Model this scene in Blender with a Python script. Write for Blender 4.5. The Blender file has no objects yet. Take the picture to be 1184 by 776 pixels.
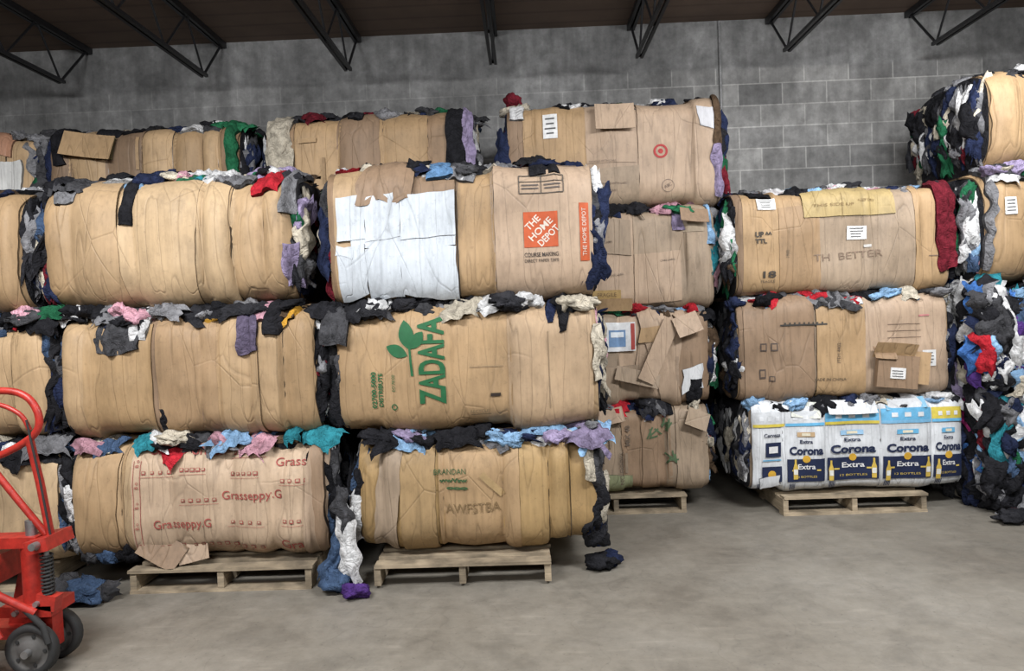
import bpy, bmesh, math, random
from mathutils import Vector, Matrix, noise, Euler
R = random.Random(7)
def nz(x,y,z): return noise.noise(Vector((x,y,z)))

# ------------------------------------------------------------------ materials
def mat_base(name):
    m=bpy.data.materials.new(name); m.use_nodes=True
    nt=m.node_tree; b=nt.nodes['Principled BSDF']
    return m,nt,b
def N(nt,t,**kw):
    n=nt.nodes.new(t)
    for k,v in kw.items():
        if k in n.inputs.keys(): n.inputs[k].default_value=v
        else: setattr(n,k,v)
    return n
def ramp(nt,fac,stops):
    r=nt.nodes.new('ShaderNodeValToRGB'); e=r.color_ramp.elements
    while len(e)<len(stops): e.new(.5)
    for i,(p,c) in enumerate(stops):
        e[i].position=p; e[i].color=(c[0],c[1],c[2],1) if isinstance(c,tuple) else (c,c,c,1)
    nt.links.new(fac,r.inputs[0]); return r.outputs[0]
def mul(nt,a,b,f=1.0,mode='MULTIPLY'):
    m=nt.nodes.new('ShaderNodeMix'); m.data_type='RGBA'; m.blend_type=mode
    m.inputs[0].default_value=f
    for s,i in ((a,6),(b,7)):
        if isinstance(s,tuple): m.inputs[i].default_value=(*s,1)
        else: nt.links.new(s,m.inputs[i])
    return m.outputs[2]
def pos_vec(nt,scale=(1,1,1)):
    g=nt.nodes.new('ShaderNodeNewGeometry')
    mp=nt.nodes.new('ShaderNodeMapping'); mp.inputs['Scale'].default_value=scale
    nt.links.new(g.outputs['Position'],mp.inputs['Vector']); return mp.outputs[0]
def tex_noise(nt,vec,scale,detail=4,rough=.55,dist=0):
    n=nt.nodes.new('ShaderNodeTexNoise'); n.inputs['Scale'].default_value=scale
    n.inputs['Detail'].default_value=detail; n.inputs['Roughness'].default_value=rough; n.inputs['Distortion'].default_value=dist
    nt.links.new(vec,n.inputs['Vector']); return n.outputs[0]
def bump(nt,b,h,strength,dist,prev=None):
    bp=nt.nodes.new('ShaderNodeBump'); bp.inputs['Strength'].default_value=strength
    bp.inputs['Distance'].default_value=dist
    nt.links.new(h,bp.inputs['Height'])
    if prev: nt.links.new(prev,bp.inputs['Normal'])
    nt.links.new(bp.outputs[0],b.inputs['Normal']); return bp.outputs[0]
def voro(nt,vec,scale,feature,out):
    v=nt.nodes.new('ShaderNodeTexVoronoi'); v.feature=feature; v.inputs['Scale'].default_value=scale
    nt.links.new(vec,v.inputs['Vector']); return v.outputs[out]

def make_cardboard():
    m,nt,b=mat_base('cardboard')
    at=N(nt,'ShaderNodeAttribute',attribute_name='Col')
    p=pos_vec(nt)
    n1=tex_noise(nt,p,2.2,6,.6); c=mul(nt,at.outputs[0],ramp(nt,n1,[(.25,.74),(.5,1.0),(.8,1.14)]))
    n2=tex_noise(nt,pos_vec(nt,(60,60,2)),1,2); c=mul(nt,c,ramp(nt,n2,[(.3,.92),(.7,1.05)]))
    n3=tex_noise(nt,pos_vec(nt,(5,3,.3)),1.9,1,.4); k3=ramp(nt,n3,[(.48,1.0),(.5,0.0),(.52,1.0)])
    # stiff-board buckles: flat facets that meet in straight fold lines
    fv=pos_vec(nt,(3.4,2.0,1.7))
    ve=voro(nt,fv,1.0,'DISTANCE_TO_EDGE','Distance'); kv=ramp(nt,ve,[(0,0.0),(.016,1.0)])
    f1=voro(nt,fv,1.0,'F1','Distance')
    mask=ramp(nt,tex_noise(nt,p,1.9,1),[(.42,0.0),(.55,1.0)])
    mx=nt.nodes.new('ShaderNodeMix'); mx.data_type='RGBA'; nt.links.new(mask,mx.inputs[0]); mx.inputs[6].default_value=(1,1,1,1); nt.links.new(kv,mx.inputs[7]); kvm=mx.outputs[2]
    c=mul(nt,c,ramp(nt,k3,[(0,.62),(.6,1.0)]),.5); c=mul(nt,c,ramp(nt,kvm,[(0,.64),(.6,1.0)]),.55)
    c=mul(nt,c,ramp(nt,tex_noise(nt,p,30,6,.75),[(.34,.72),(.43,1.0)]),.6)
    c=mul(nt,c,ramp(nt,tex_noise(nt,pos_vec(nt,(9,9,3)),2,6,.7),[(.36,.82),(.5,1.0),(.68,1.08)]),.8)
    nt.links.new(c,b.inputs['Base Color']); b.inputs['Roughness'].default_value=.6
    b.inputs['Specular IOR Level'].default_value=.33
    a=bump(nt,b,n2,.12,.004)
    a=bump(nt,b,k3,.4,.007,a); a=bump(nt,b,kvm,.4,.007,a)
    a=bump(nt,b,f1,.35,.05,a)
    bump(nt,b,tex_noise(nt,pos_vec(nt,(4,4,2)),1.0,3,.55),.22,.05,a)
    return m
def make_cloth():
    m,nt,b=mat_base('cloth')
    at=N(nt,'ShaderNodeAttribute',attribute_name='Col')
    p=pos_vec(nt); n1=tex_noise(nt,p,16,4,.6,.8)
    c=mul(nt,at.outputs[0],ramp(nt,n1,[(.3,.5),(.6,1.1)]))
    nt.links.new(c,b.inputs['Base Color']); b.inputs['Roughness'].default_value=.92
    b.inputs['Specular IOR Level'].default_value=.12
    n2=tex_noise(nt,p,13,4,.6,1.2); k=ramp(nt,n2,[(.3,0.0),(.5,1.0),(.7,0.0)])
    a=bump(nt,b,k,.7,.018); bump(nt,b,tex_noise(nt,p,45,3,.6),.4,.008,a)
    return m
def make_attr(name,rough=.6,metal=0,spec=.3,var=.15):
    m,nt,b=mat_base(name)
    at=N(nt,'ShaderNodeAttribute',attribute_name='Col')
    p=pos_vec(nt); n1=tex_noise(nt,p,22,5,.7)
    c=mul(nt,at.outputs[0],ramp(nt,n1,[(.3,1-2*var),(.65,1.0)]))
    nt.links.new(c,b.inputs['Base Color']); b.inputs['Roughness'].default_value=rough
    b.inputs['Metallic'].default_value=metal; b.inputs['Specular IOR Level'].default_value=spec
    return m
def make_wood():
    m,nt,b=mat_base('pallet_wood')
    at=N(nt,'ShaderNodeAttribute',attribute_name='Col')
    p=pos_vec(nt,(3,3,40)); n1=tex_noise(nt,p,2,6,.6)
    c=mul(nt,at.outputs[0],ramp(nt,n1,[(.3,.55),(.7,1.1)]))
    p2=pos_vec(nt); c=mul(nt,c,ramp(nt,tex_noise(nt,p2,6,4),[(.35,.5),(.6,1.0)]))
    nt.links.new(c,b.inputs['Base Color']); b.inputs['Roughness'].default_value=.85
    bump(nt,b,n1,.4,.005); return m
CARD,CLOTH,PRINT,WIRE,WOOD,PAINT,RUB=0,1,2,3,4,5,6
MATS=[make_cardboard(),make_cloth(),make_attr('printed_ink',.65,var=.14),make_attr('steel_wire',.45,.8),
      make_wood(),make_attr('worn_paint',.42,0,.5,.25),make_attr('rubber',.7,0,.3,.1)]

# ------------------------------------------------------------------ builder
class Builder:
    def __init__(s): s.v=[];s.f=[];s.m=[];s.c=[]
    def add(s,vs,fs,mat,col):
        o=len(s.v); s.v+=[tuple(a) for a in vs]
        if isinstance(col,list): s.c+=col
        else: s.c+=[col]*len(vs)
        for f in fs: s.f.append(tuple(i+o for i in f)); s.m.append(mat)
    def shift(s,dx,dy,dz): s.v=[(a+dx,b+dy,c+dz) for a,b,c in s.v]
    def emit(s,name,flat=False,zmin=.003):
        s.v=[(a,b,max(c,zmin)) if not flat else (a,b,c) for a,b,c in s.v]
        mn=[min(v[i] for v in s.v) for i in range(3)]; mx=[max(v[i] for v in s.v) for i in range(3)]
        c=Vector([(mn[i]+mx[i])/2 for i in range(3)]); c.z=mn[2]
        me=bpy.data.meshes.new(name)
        me.from_pydata([(v[0]-c.x,v[1]-c.y,v[2]-c.z) for v in s.v],[],s.f)
        used=sorted(set(s.m)); mp={k:i for i,k in enumerate(used)}
        for k in used: me.materials.append(MATS[k])
        me.polygons.foreach_set('material_index',[mp[k] for k in s.m])
        me.polygons.foreach_set('use_smooth',[not flat]*len(s.f))
        a=me.color_attributes.new('Col','FLOAT_COLOR','POINT')
        buf=[]
        for q in s.c: buf+= [q[0],q[1],q[2],1.0]
        a.data.foreach_set('color',buf)
        me.update()
        o=bpy.data.objects.new(name,me); o.location=c
        bpy.context.scene.collection.objects.link(o); return o
    def box(s,x0,x1,y0,y1,z0,z1,mat,col,rot=None):
        P=[Vector((x,y,z)) for x in (x0,x1) for y in (y0,y1) for z in (z0,z1)]
        if rot is not None:
            c=Vector(((x0+x1)/2,(y0+y1)/2,(z0+z1)/2)); P=[c+rot@(p-c) for p in P]
        F=[(0,1,3,2),(4,6,7,5),(0,4,5,1),(2,3,7,6),(0,2,6,4),(1,5,7,3)]
        vs=[];fs=[]
        for f in F:
            k=len(vs); vs+=[P[i] for i in f]; fs.append((k,k+1,k+2,k+3))
        s.add(vs,fs,mat,col)
    def flap(s,c,w,h,rx,ry,rz,col,t=.005):
        M=Euler((rx,ry,rz)).to_matrix(); C=Vector(c); n=6
        vs=[];fs=[]
        for side in (-t/2,t/2):
            for j in range(n+1):
                for i in range(n+1):
                    a=(i/n-.5); b=(j/n-.5)
                    vs.append(C+M@Vector((a*w,side-.03*w*(4*a*a),b*h)))
        q=(n+1)**2
        for s_ in (0,1):
            for j in range(n):
                for i in range(n):
                    k=s_*q+j*(n+1)+i; fs.append((k,k+1,k+n+2,k+n+1))
        s.add(vs,fs,CARD,col)
        ed=[i for i in range(n+1)]+[(n+1)*j+n for j in range(1,n+1)]+[(n+1)*n+n-i for i in range(1,n+1)]+[(n+1)*(n-j) for j in range(1,n)]
        L=len(ed); ev=[vs[k] for k in ed]+[vs[k+q] for k in ed]
        s.add(ev,[(i,(i+1)%L,L+(i+1)%L,L+i) for i in range(L)],CARD,tuple(v*.6 for v in col))
    def tube(s,pts,r,mat,col,n=12,closed=False,caps=True):
        pts=[Vector(p) for p in pts]; vs=[];fs=[]; up=None; L=len(pts)
        for i,p in enumerate(pts):
            a=pts[(i-1)%L] if (closed or i>0) else p; b=pts[(i+1)%L] if (closed or i<L-1) else p
            t=(b-a).normalized()
            if up is None: up=t.orthogonal().normalized()
            up=(up-t*up.dot(t)).normalized(); sd=t.cross(up)
            rr=r[i] if isinstance(r,(list,tuple)) else r
            for k in range(n):
                an=2*math.pi*k/n; vs.append(p+rr*(math.cos(an)*up+math.sin(an)*sd))
        for i in range(L if closed else L-1):
            for k in range(n):
                j=(i+1)%L
                fs.append((i*n+k,i*n+(k+1)%n,j*n+(k+1)%n,j*n+k))
        if not closed and caps:
            k0=len(vs); vs+= [vs[i] for i in range(n)]; fs.append(tuple(range(k0,k0+n)))
            k0=len(vs); vs+= [vs[(L-1)*n+i] for i in range(n)]; fs.append(tuple(range(k0,k0+n)))
        s.add(vs,fs,mat,col)
    def lump(s,c,r,col,rot=None,nu=18,nv=12,amp=.5):
        sd=R.uniform(0,90); vs=[];fs=[]
        M=(rot or Euler((0,0,0))).to_matrix(); C=Vector(c)
        for j in range(nv+1):
            ph=math.pi*j/nv
            for i in range(nu):
                t=2*math.pi*i/nu
                d=Vector((math.sin(ph)*math.cos(t),math.sin(ph)*math.sin(t),math.cos(ph)))
                k=1+amp*nz(d.x*1.6+sd,d.y*1.6,d.z*1.6)
                l=Vector((d.x*r[0]*k,d.y*r[1]*k,d.z*r[2]*k))
                w=l*15
                f=abs(nz(w.x+sd,w.y,w.z*.6)); f2=abs(nz(w.x*2.1,w.y*2.1+sd,w.z*1.4))
                vs.append(C+M@(l*(1.25-1.3*f)+d*(.012-.03*f2)))
        for j in range(nv):
            for i in range(nu):
                fs.append((j*nu+i,j*nu+(i+1)%nu,(j+1)*nu+(i+1)%nu,(j+1)*nu+i))
        s.add(vs,fs,CLOTH,col)
    def rag(s,c,n,w,h,col,tilt=0,A=.022,curl=.05):
        n=Vector(n).normalized(); rt=Vector((0,0,1)).cross(n)
        if rt.length<.05: rt=Vector((1,0,0))
        rt.normalize(); up=n.cross(rt)
        rt2=rt*math.cos(tilt)+up*math.sin(tilt); up2=-rt*math.sin(tilt)+up*math.cos(tilt)
        nu=max(8,min(26,int(w/.011))); nv=max(6,min(22,int(h/.022))); sd=R.uniform(0,90); vs=[];fs=[]; C=Vector(c)
        for j in range(nv+1):
            b=j/nv-.5
            for i in range(nu+1):
                a=i/nu-.5
                wd=w*(1+.5*nz(b*3,sd,0))
                q=a*w*17+sd+1.6*nz(b*h*6,sd,1)
                o=A*(1-2.6*abs(nz(q,b*h*3.5,sd)))+A*.5*nz(a*w*40,b*h*22,sd)
                o-=curl*(abs(2*a)**3+abs(2*b)**4)
                vs.append(C+rt2*(a*wd+.05*nz(b*4,sd,9))+up2*(b*h*(1+.35*nz(a*5,sd,5)))+n*o)
        for j in range(nv):
            for i in range(nu):
                k=j*(nu+1)+i; fs.append((k,k+1,k+nu+2,k+nu+1))
        s.add(vs,fs,CLOTH,col)

CL=dict(black=(.016,.016,.019),black2=(.026,.026,.03),navy=(.018,.025,.06),white=(.62,.62,.62),cream=(.50,.45,.36),
 gray=(.19,.19,.20),dgray=(.06,.06,.065),red=(.40,.02,.03),green=(.02,.13,.06),teal=(.03,.22,.27),blue=(.05,.14,.38),
 sky=(.24,.40,.60),pink=(.55,.30,.36),purple=(.08,.035,.18),lilac=(.29,.24,.37),must=(.55,.29,.04),denim=(.06,.10,.18),brown=(.10,.065,.04),maroon=(.15,.015,.025),magenta=(.38,.04,.18))
DARKP=['black']*8+['black2']*3+['navy']*3+['dgray']*3+['white','gray','gray','denim','maroon','green','cream','white']
MIXP=['black']*6+['black2']*1+['navy']*2+['white']*4+['gray']*3+['dgray']*3+['cream','red','sky','pink','denim','cream','brown','lilac','sky','green','teal']
BRIGHT=['black']*6+['dgray']*3+['white']*6+['gray']*4+['blue','teal','sky','sky','blue','red','green','navy','navy','cream','cream','lilac','magenta','denim','pink','purple']
def pick(P): 
    c=CL[R.choice(P)]; k=R.uniform(.75,1.25); return tuple(x*k for x in c)
def sp(v,e): return math.copysign(abs(v)**e,v)

K=dict(std=(.40,.275,.155),light=(.46,.33,.195),dark=(.26,.17,.10),pink=(.39,.285,.20),gold=(.345,.225,.098),gray=(.31,.235,.165),brown=(.245,.165,.105),yellow=(.41,.30,.12),kraft=(.365,.243,.13))

class Bale(Builder):
    def __init__(s,x0,x1,z0,z1,y0=4.35,y1=5.45,straps=(),base='std',pinch=.06,ex=4.2):
        super().__init__()
        s.x0,s.x1,s.z0,s.z1,s.y0,s.y1=x0,x1,z0,z1,y0,y1
        W=x1-x0; s.st=[x0]+[x0+W*t for t in straps]+[x1]; s.ex=ex; s.KC=.70711**(2/ex)
        s.seed=R.uniform(0,50); s.pin=pinch; s.base=K[base]
        s.so=[R.uniform(-.020,.016) for _ in range(len(straps)+1)]
    def theta(s,p):
        k=math.floor((p+1)/2); l=p-2*k
        return k*math.pi/2+math.asin(math.copysign((min(abs(l),1)*s.KC)**(s.ex/2),l))
    def surf(s,x,p,off=0):
        th=s.theta(p); st=s.st; i=0
        if x<=st[0]: bl=0
        elif x>=st[-1]: bl=0; i=len(st)-2
        else:
            while x>st[i+1]: i+=1
            t=(x-st[i])/(st[i+1]-st[i]); bl=max(0,math.sin(math.pi*t))**.38
        sc=1-s.pin*(1-bl)
        e=min(x-s.x0,s.x1-x)
        if e<.05: sc-=.05*(1-max(e,0)/.05)**2
        c,si=math.cos(th),math.sin(th); ex=s.ex
        hy=(s.y1-s.y0)/2*sc; hz=(s.z1-s.z0)/2*(1-(1-sc)*.4)
        y=(s.y0+s.y1)/2-sp(c,2/ex)*hy; z=(s.z0+s.z1)/2+sp(si,2/ex)*hz
        n=Vector((0,-sp(c,2-2/ex)/hy,sp(si,2-2/ex)/hz)).normalized()
        q=s.seed+i*7.3; env=min(1,bl*1.3)
        d=env*(s.so[i]+.034*nz(x*2.0+q,y*1.2,z*1.6)-.028*abs(nz(x*3.6+q,y*1.5,z*1.0))-.026*abs(nz(x*1.1+q,y*3,z*3.2+3)))+.003*nz(x*12,z*10,q*.1)
        return Vector((x,y,z))+n*(off+d)
    def pz(s,z):
        hz=(s.z1-s.z0)/2; q=(z-(s.z0+s.z1)/2)/hz; a=min(abs(q),1)
        if a<=s.KC: return math.copysign(a/s.KC,q)
        sn=a**(s.ex/2); c=math.sqrt(max(0,1-sn*sn)); return math.copysign(2-(c**(2/s.ex))/s.KC,q)
    def gx(s,x0,x1,res):
        n=max(2,int((x1-x0)/res)); xs=[x0+(x1-x0)*i/n for i in range(n+1)]
        for t in s.st[1:-1]:
            for d in (-.012,0,.012):
                if x0+.004<t+d<x1-.004: xs.append(t+d)
        xs.sort(); o=[xs[0]]
        for x in xs[1:]:
            if x-o[-1]>.003: o.append(x)
        if abs(o[-1]-x1)>1e-6: o[-1]=x1
        return o
    def patch(s,x0,x1,p0,p1,off=.006,mat=CARD,col=None,rag=0,wr=0,skirt=True,skew=0,res=.03):
        col=col or s.base; xs=s.gx(x0,x1,res); nx=len(xs)-1; ny=max(2,int((p1-p0)/(.09*res/.03)))
        us=[(x-x0)/(x1-x0) for x in xs]
        sd=R.uniform(0,99); vs=[];fs=[]; t1=R.uniform(-1,1)
        card=(mat==CARD)
        def P(u,w,o):
            x=x0+(x1-x0)*u; p=p0+(p1-p0)*w
            if rag:
                x+=rag*(2*u-1)*nz(p*3,sd,u*2)*1.6; p+=rag*3*(2*w-1)*nz(x*9,sd+5,w*2)*1.6
            if card: p+=.06*t1*(2*u-1)*abs(2*w-1)
            x+=skew*(p-(p0+p1)/2)
            if wr:
                o=o+wr*(1.0-3.0*abs(nz(x*17+sd+1.2*nz(p*1.5,sd,3),p*.9,0))+.8*nz(x*30,p*7,sd))
                o-=wr*.8*abs(2*u-1)**3
            return s.surf(x,p,o)
        for j in range(ny+1):
            for u in us: vs.append(P(u,j/ny,off))
        for j in range(ny):
            for i in range(nx):
                a=j*(nx+1)+i; fs.append((a,a+1,a+nx+2,a+nx+1))
        s.add(vs,fs,mat,col)
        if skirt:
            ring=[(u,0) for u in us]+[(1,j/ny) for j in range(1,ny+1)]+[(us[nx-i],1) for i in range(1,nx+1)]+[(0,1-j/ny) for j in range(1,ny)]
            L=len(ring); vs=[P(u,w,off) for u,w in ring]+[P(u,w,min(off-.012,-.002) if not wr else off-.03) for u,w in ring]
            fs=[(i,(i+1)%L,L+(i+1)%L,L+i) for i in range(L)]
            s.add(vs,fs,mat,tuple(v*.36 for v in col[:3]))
    def rect(s,cx,cz,w,h,col,off=.026,mat=PRINT,rag=0,skirt=False):
        s.patch(cx-w/2,cx+w/2,s.pz(cz-h/2),s.pz(cz+h/2),off-.004,mat,col,rag=rag,skirt=skirt,res=.02)
    def poly(s,pts,cx,cz,rot,col,off=.028):
        bm=bmesh.new(); f=bm.faces.new([bm.verts.new((a,b,0)) for a,b in pts]); s._bm(bm,cx,cz,rot,col,off)
    def _bm(s,bm,cx,cz,rot,col,off,step=.02):
        off-=.005
        bmesh.ops.rotate(bm,verts=bm.verts,cent=(0,0,0),matrix=Matrix.Rotation(rot,3,'Z'))
        bmesh.ops.triangulate(bm,faces=bm.faces)
        for ax in (0,1):
            lo=min(v.co[ax] for v in bm.verts); hi=max(v.co[ax] for v in bm.verts)
            cuts=[]
            if hi-lo>step*1.4:
                k=int((hi-lo)/step); cuts=[lo+(hi-lo)*i/(k+1) for i in range(1,k+1)]
            if ax==0: cuts+=[t+d-cx for t in s.st[1:-1] for d in (-.012,0,.012) if lo<t+d-cx<hi]
            for cval in cuts:
                pc=Vector((0,0,0)); pc[ax]=cval; no=Vector((0,0,0)); no[ax]=1
                bmesh.ops.bisect_plane(bm,geom=bm.verts[:]+bm.edges[:]+bm.faces[:],plane_co=pc,plane_no=no,dist=1e-5)
        bm.verts.index_update()
        vs=[s.surf(cx+v.co.x,s.pz(cz+v.co.y),off) for v in bm.verts]
        fs=[tuple(v.index for v in f.verts) for f in bm.faces]
        s.add(vs,fs,PRINT,col); bm.free()
    def text(s,t,cx,cz,h,col,rot=0,off=.028,width=None,bold=0):
        cu=bpy.data.curves.new('t','FONT'); cu.body=t; cu.align_x='CENTER'; cu.align_y='CENTER'; cu.size=h*1.35; cu.offset=bold; cu.resolution_u=3
        ob=bpy.data.objects.new('t',cu); bpy.context.scene.collection.objects.link(ob)
        bpy.context.view_layer.update()
        me=bpy.data.meshes.new_from_object(ob.evaluated_get(bpy.context.evaluated_depsgraph_get()))
        bm=bmesh.new(); bm.from_mesh(me)
        if bm.verts and width:
            w=max(v.co.x for v in bm.verts)-min(v.co.x for v in bm.verts)
            for v in bm.verts: v.co.x*=width/w
        bpy.data.objects.remove(ob); bpy.data.curves.remove(cu); bpy.data.meshes.remove(me)
        s._bm(bm,cx,cz,rot,col,off)
    def label(s,cx,cz,w,h,off=.028):
        s.rect(cx,cz,w,h,(.72,.72,.71),off)
        for i in range(4):
            s.rect(cx-w*.05*R.random(),cz+h*(.32-.2*i),w*R.uniform(.5,.8),h*.06,(.1,.1,.1),off+.003)
    def ring(s,cx,cz,r0,r1,col,off=.028):
        n=24; bm=bmesh.new()
        a=[bm.verts.new((r1*math.cos(i*2*math.pi/n),r1*math.sin(i*2*math.pi/n),0)) for i in range(n)]
        if r0>0:
            b=[bm.verts.new((r0*math.cos(i*2*math.pi/n),r0*math.sin(i*2*math.pi/n),0)) for i in range(n)]
            for i in range(n): bm.faces.new((a[i],a[(i+1)%n],b[(i+1)%n],b[i]))
        else: bm.faces.new(a)
        s._bm(bm,cx,cz,0,col,off)
    def core(s,low=False):
        xs=s.gx(s.x0,s.x1,.08 if low else .035); nx=len(xs)-1; ny=36 if low else 80; vs=[];fs=[]
        for x in xs:
            for j in range(ny): vs.append(s.surf(x,-4+8*j/ny,0))
        for i in range(nx):
            for j in range(ny): fs.append((i*ny+j,i*ny+(j+1)%ny,(i+1)*ny+(j+1)%ny,(i+1)*ny+j))
        s.add(vs,fs,CARD,tuple(c*.8 for c in s.base))
        for e,x in ((-1,s.x0),(1,s.x1)):
            vs=[];fs=[];rings=7; cen=Vector((x,(s.y0+s.y1)/2,(s.z0+s.z1)/2))
            for r in range(rings+1):
                t=1-r/rings
                for j in range(ny):
                    a=cen+(s.surf(x,-4+8*j/ny,0)-cen)*max(t,.001)
                    if r>0: a.x+=e*(.03*(1-t)**.5+.02*nz(a.y*14,a.z*4,s.seed))
                    vs.append(a)
            for r in range(rings):
                for j in range(ny): fs.append((r*ny+j,r*ny+(j+1)%ny,(r+1)*ny+(j+1)%ny,(r+1)*ny+j))
            s.add(vs,fs,CLOTH,CL['black2'])
    def wires(s):
        for x in s.st[1:-1]:
            s.patch(x-.002,x+.002,-3,3,.010,WIRE,(.1,.09,.08),skirt=False)
    def panels(s,cols=None,var=.1,lo=-2.4,hi=2.1):
        st=s.st
        for i in range(len(st)-1):
            c=K[cols[i]] if cols else s.base; k=1+R.uniform(-var,var)*1.6
            c=tuple(v*k for v in c)
            a=st[i]-R.uniform(-.004,.03); b=st[i+1]+R.uniform(-.004,.03)
            a=max(a,s.x0+.005); b=min(b,s.x1-.005)
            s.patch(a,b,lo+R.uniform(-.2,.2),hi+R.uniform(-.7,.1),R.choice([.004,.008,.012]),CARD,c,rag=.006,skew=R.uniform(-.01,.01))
    def scraps(s,n,off=.021):
        for _ in range(n):
            W=s.x1-s.x0; a=s.x0+W*R.uniform(.03,.8); w=R.uniform(.14,.38); a2=min(a+w,s.x1-.02)
            c=tuple(v*R.uniform(.72,1.12) for v in s.base)
            if R.random()<.5: p0,p1=R.uniform(.3,.8),R.uniform(1.3,1.8)
            else: p0,p1=-1.6,R.uniform(-.8,-.35)
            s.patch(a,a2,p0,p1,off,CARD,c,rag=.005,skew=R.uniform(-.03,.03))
        for _ in range(n):
            x=R.uniform(s.x0+.15,s.x1-.2); z=R.uniform(s.z0+.2,s.z1-.2)
            if R.random()<.5: s.rect(x,z,R.uniform(.1,.3),R.uniform(.02,.045),tuple(v*1.12 for v in s.base),.0265)
            else: s.rect(x,z,R.uniform(.02,.04),R.uniform(.15,.3),tuple(v*.85 for v in s.base),.0265)
    def seam(s,n,pal=MIXP,x0=None,x1=None,top=False,drapes=3):
        a=s.x0 if x0 is None else x0; b=s.x1 if x1 is None else x1
        n=int(n*.9)
        for _ in range(n):
            x=R.uniform(a,b)
            if top: y=s.y0+R.uniform(.10,.8); zz=s.z1+R.uniform(-.03,.03)
            else: y=s.y0+R.uniform(.04,.13); zz=s.z1+R.uniform(-.05,.015)
            if top and y<s.y0+.22: zz-=.03
            if R.random()<.4:
                s.lump((x,y,zz),(R.uniform(.04,.12),R.uniform(.05,.08),R.uniform(.02,.045)),pick(pal),Euler((R.uniform(-.3,.3),R.uniform(-.3,.3),R.uniform(-.5,.5))))
            else:
                s.rag((x,y,zz+.015),(R.uniform(-.2,.2),-.6,.8 if not top else 1.4),R.uniform(.10,.3),R.uniform(.10,.2),pick(pal),R.uniform(-.5,.5),A=.02,curl=.035)
        for _ in range(drapes+3):
            x=R.uniform(a+.03,b-.12)
            s.drape(x,x+R.uniform(.05,.2),R.uniform(.85,1.35),1.9,pick(pal),off=.026)
    def drape(s,x0,x1,p0,p1,col,off=.032,rag=.018,wr=.013):
        if isinstance(col,str): col=CL[col]
        s.patch(x0,x1,p0,p1,off,CLOTH,col,rag=rag,wr=wr,res=.011,skew=R.uniform(-.02,.02))
    def cap(s,side,n,pal=DARKP,ymax=.5,out=.05,ymin=.05):
        x=s.x0 if side<0 else s.x1
        H=s.z1-s.z0; zc=(s.z0+s.z1)/2
        for _ in range(int(n*1.25)):
            y=s.y0+ymin+(ymax)*R.random()**1.3
            f=min(1,(y-s.y0)/.25); h=R.uniform(.16,.5); h=min(h,H*.8)
            hh=max(.02,H/2-.03-h*.5)
            z=zc+R.uniform(-hh,hh)*(.8+.2*f)
            nn=(side*R.uniform(.15,.7),-.8,R.uniform(-.1,.2)) if y<s.y0+.16 else (side,-R.uniform(.1,.5),R.uniform(-.1,.2))
            s.rag((x+side*R.uniform(-.02,out),y,z),nn,R.uniform(.05,.13),h,pick(pal),R.uniform(-.22,.22),A=.018,curl=.04)
        for _ in range(int(n*.25)):
            y=s.y0+ymin+.03+ymax*R.random(); z=zc+R.uniform(-.3,.3)*H
            s.lump((x+side*R.uniform(-.02,out),y,z),(.03,.05,R.uniform(.05,.1)),pick(pal))
    def emit(s,name='textile_bale',flat=False):
        return Builder.emit(s,name,flat,.141 if s.z0<.2 and s.z0>.1 else .003)

def pb(x0,x1,z0,z1,**k): return Bale(x0,x1,z0,z1,**k)
Z0=.16
# ============================ FRONT LEFT COLUMN (partly out of frame)
for (a,b_,z0,z1,base) in ((-4.42,-2.87,Z0,.89,'light'),(-4.42,-2.89,.89,1.68,'std'),(-4.5,-3.02,1.68,2.46,'kraft')):
    b=pb(a,b_,z0,z1,straps=(.2,.42,.66,.86),base=base); b.core(); b.panels(); b.wires()
    b.cap(1,26,ymax=.4); b.seam(14,x0=-3.4,top=z0>1.5,drapes=1)
    b.emit('textile_bale')

# ============================ COLUMN A
b=pb(-2.79,-1.23,Z0,.90,straps=(.2,.4,.64,.78,.93),base='pink',ex=3.8,pinch=.065); b.core()
b.panels(['std','light','pink','light','pink','pink'],var=.04)
b.patch(-2.40,-1.27,-2.0,1.5,.016,CARD,(.46,.34,.235),rag=.003)
RED=(.36,.085,.07)
for (t,x,z,w,rot) in (('Grasseppy.G',-1.68,.56,.36,0),('Grasseppy.G',-2.10,.40,.34,0),('Grassa.',-1.42,.75,.24,0),('Gracca.',-2.2,.83,.22,0),('Grass.',-1.96,.82,.18,0),('Grassa',-1.40,.27,.24,0)):
    b.text(t,x,z,.055,RED,rot,off=.027,width=w,bold=.0003)
for (x,z) in ((-2.03,.72),(-2.25,.71),(-1.72,.69),(-1.42,.64),(-2.0,.54),(-1.72,.40),(-1.42,.40),(-1.95,.27),(-1.72,.26),(-1.70,.80),(-2.2,.27)):
    w=R.uniform(.16,.24); k=R.choice([4,5]); st_=w/k
    for q in range(k):
        cx=x-w/2+st_*(q+.5); sg=R.uniform(.010,.014)
        b.rect(cx,z,sg*2,sg*1.7,RED,.0255); b.rect(cx,z+.002,sg*1.3,sg*1.0,(.46,.34,.235),.0275)
    b.rect(x,z-.026,w,.002,RED,.0255)
for x in (-2.385,-2.345): b.rect(x,.5,.003,.55,RED,.0255)
for z in (.28,.4,.52,.64,.76): b.text('B o',-2.365,z,.022,RED,1.57,off=.027)
b.patch(-1.36,-1.28,-1.2,1.25,.034,CARD,K['pink'],rag=.008,skew=.02); b.patch(-1.31,-1.245,-1.0,1.3,.047,CARD,K['brown'],rag=.01,skew=-.01)
b.patch(-2.74,-2.5,-1.3,.9,.020,CARD,K['kraft'],rag=.005,skew=.01)
b.flap((-2.24,4.36,.24),.26,.17,-.5,.5,-.1,K['brown']); b.flap((-2.06,4.38,.22),.18,.12,-.4,-.2,.1,K['pink'])
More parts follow.
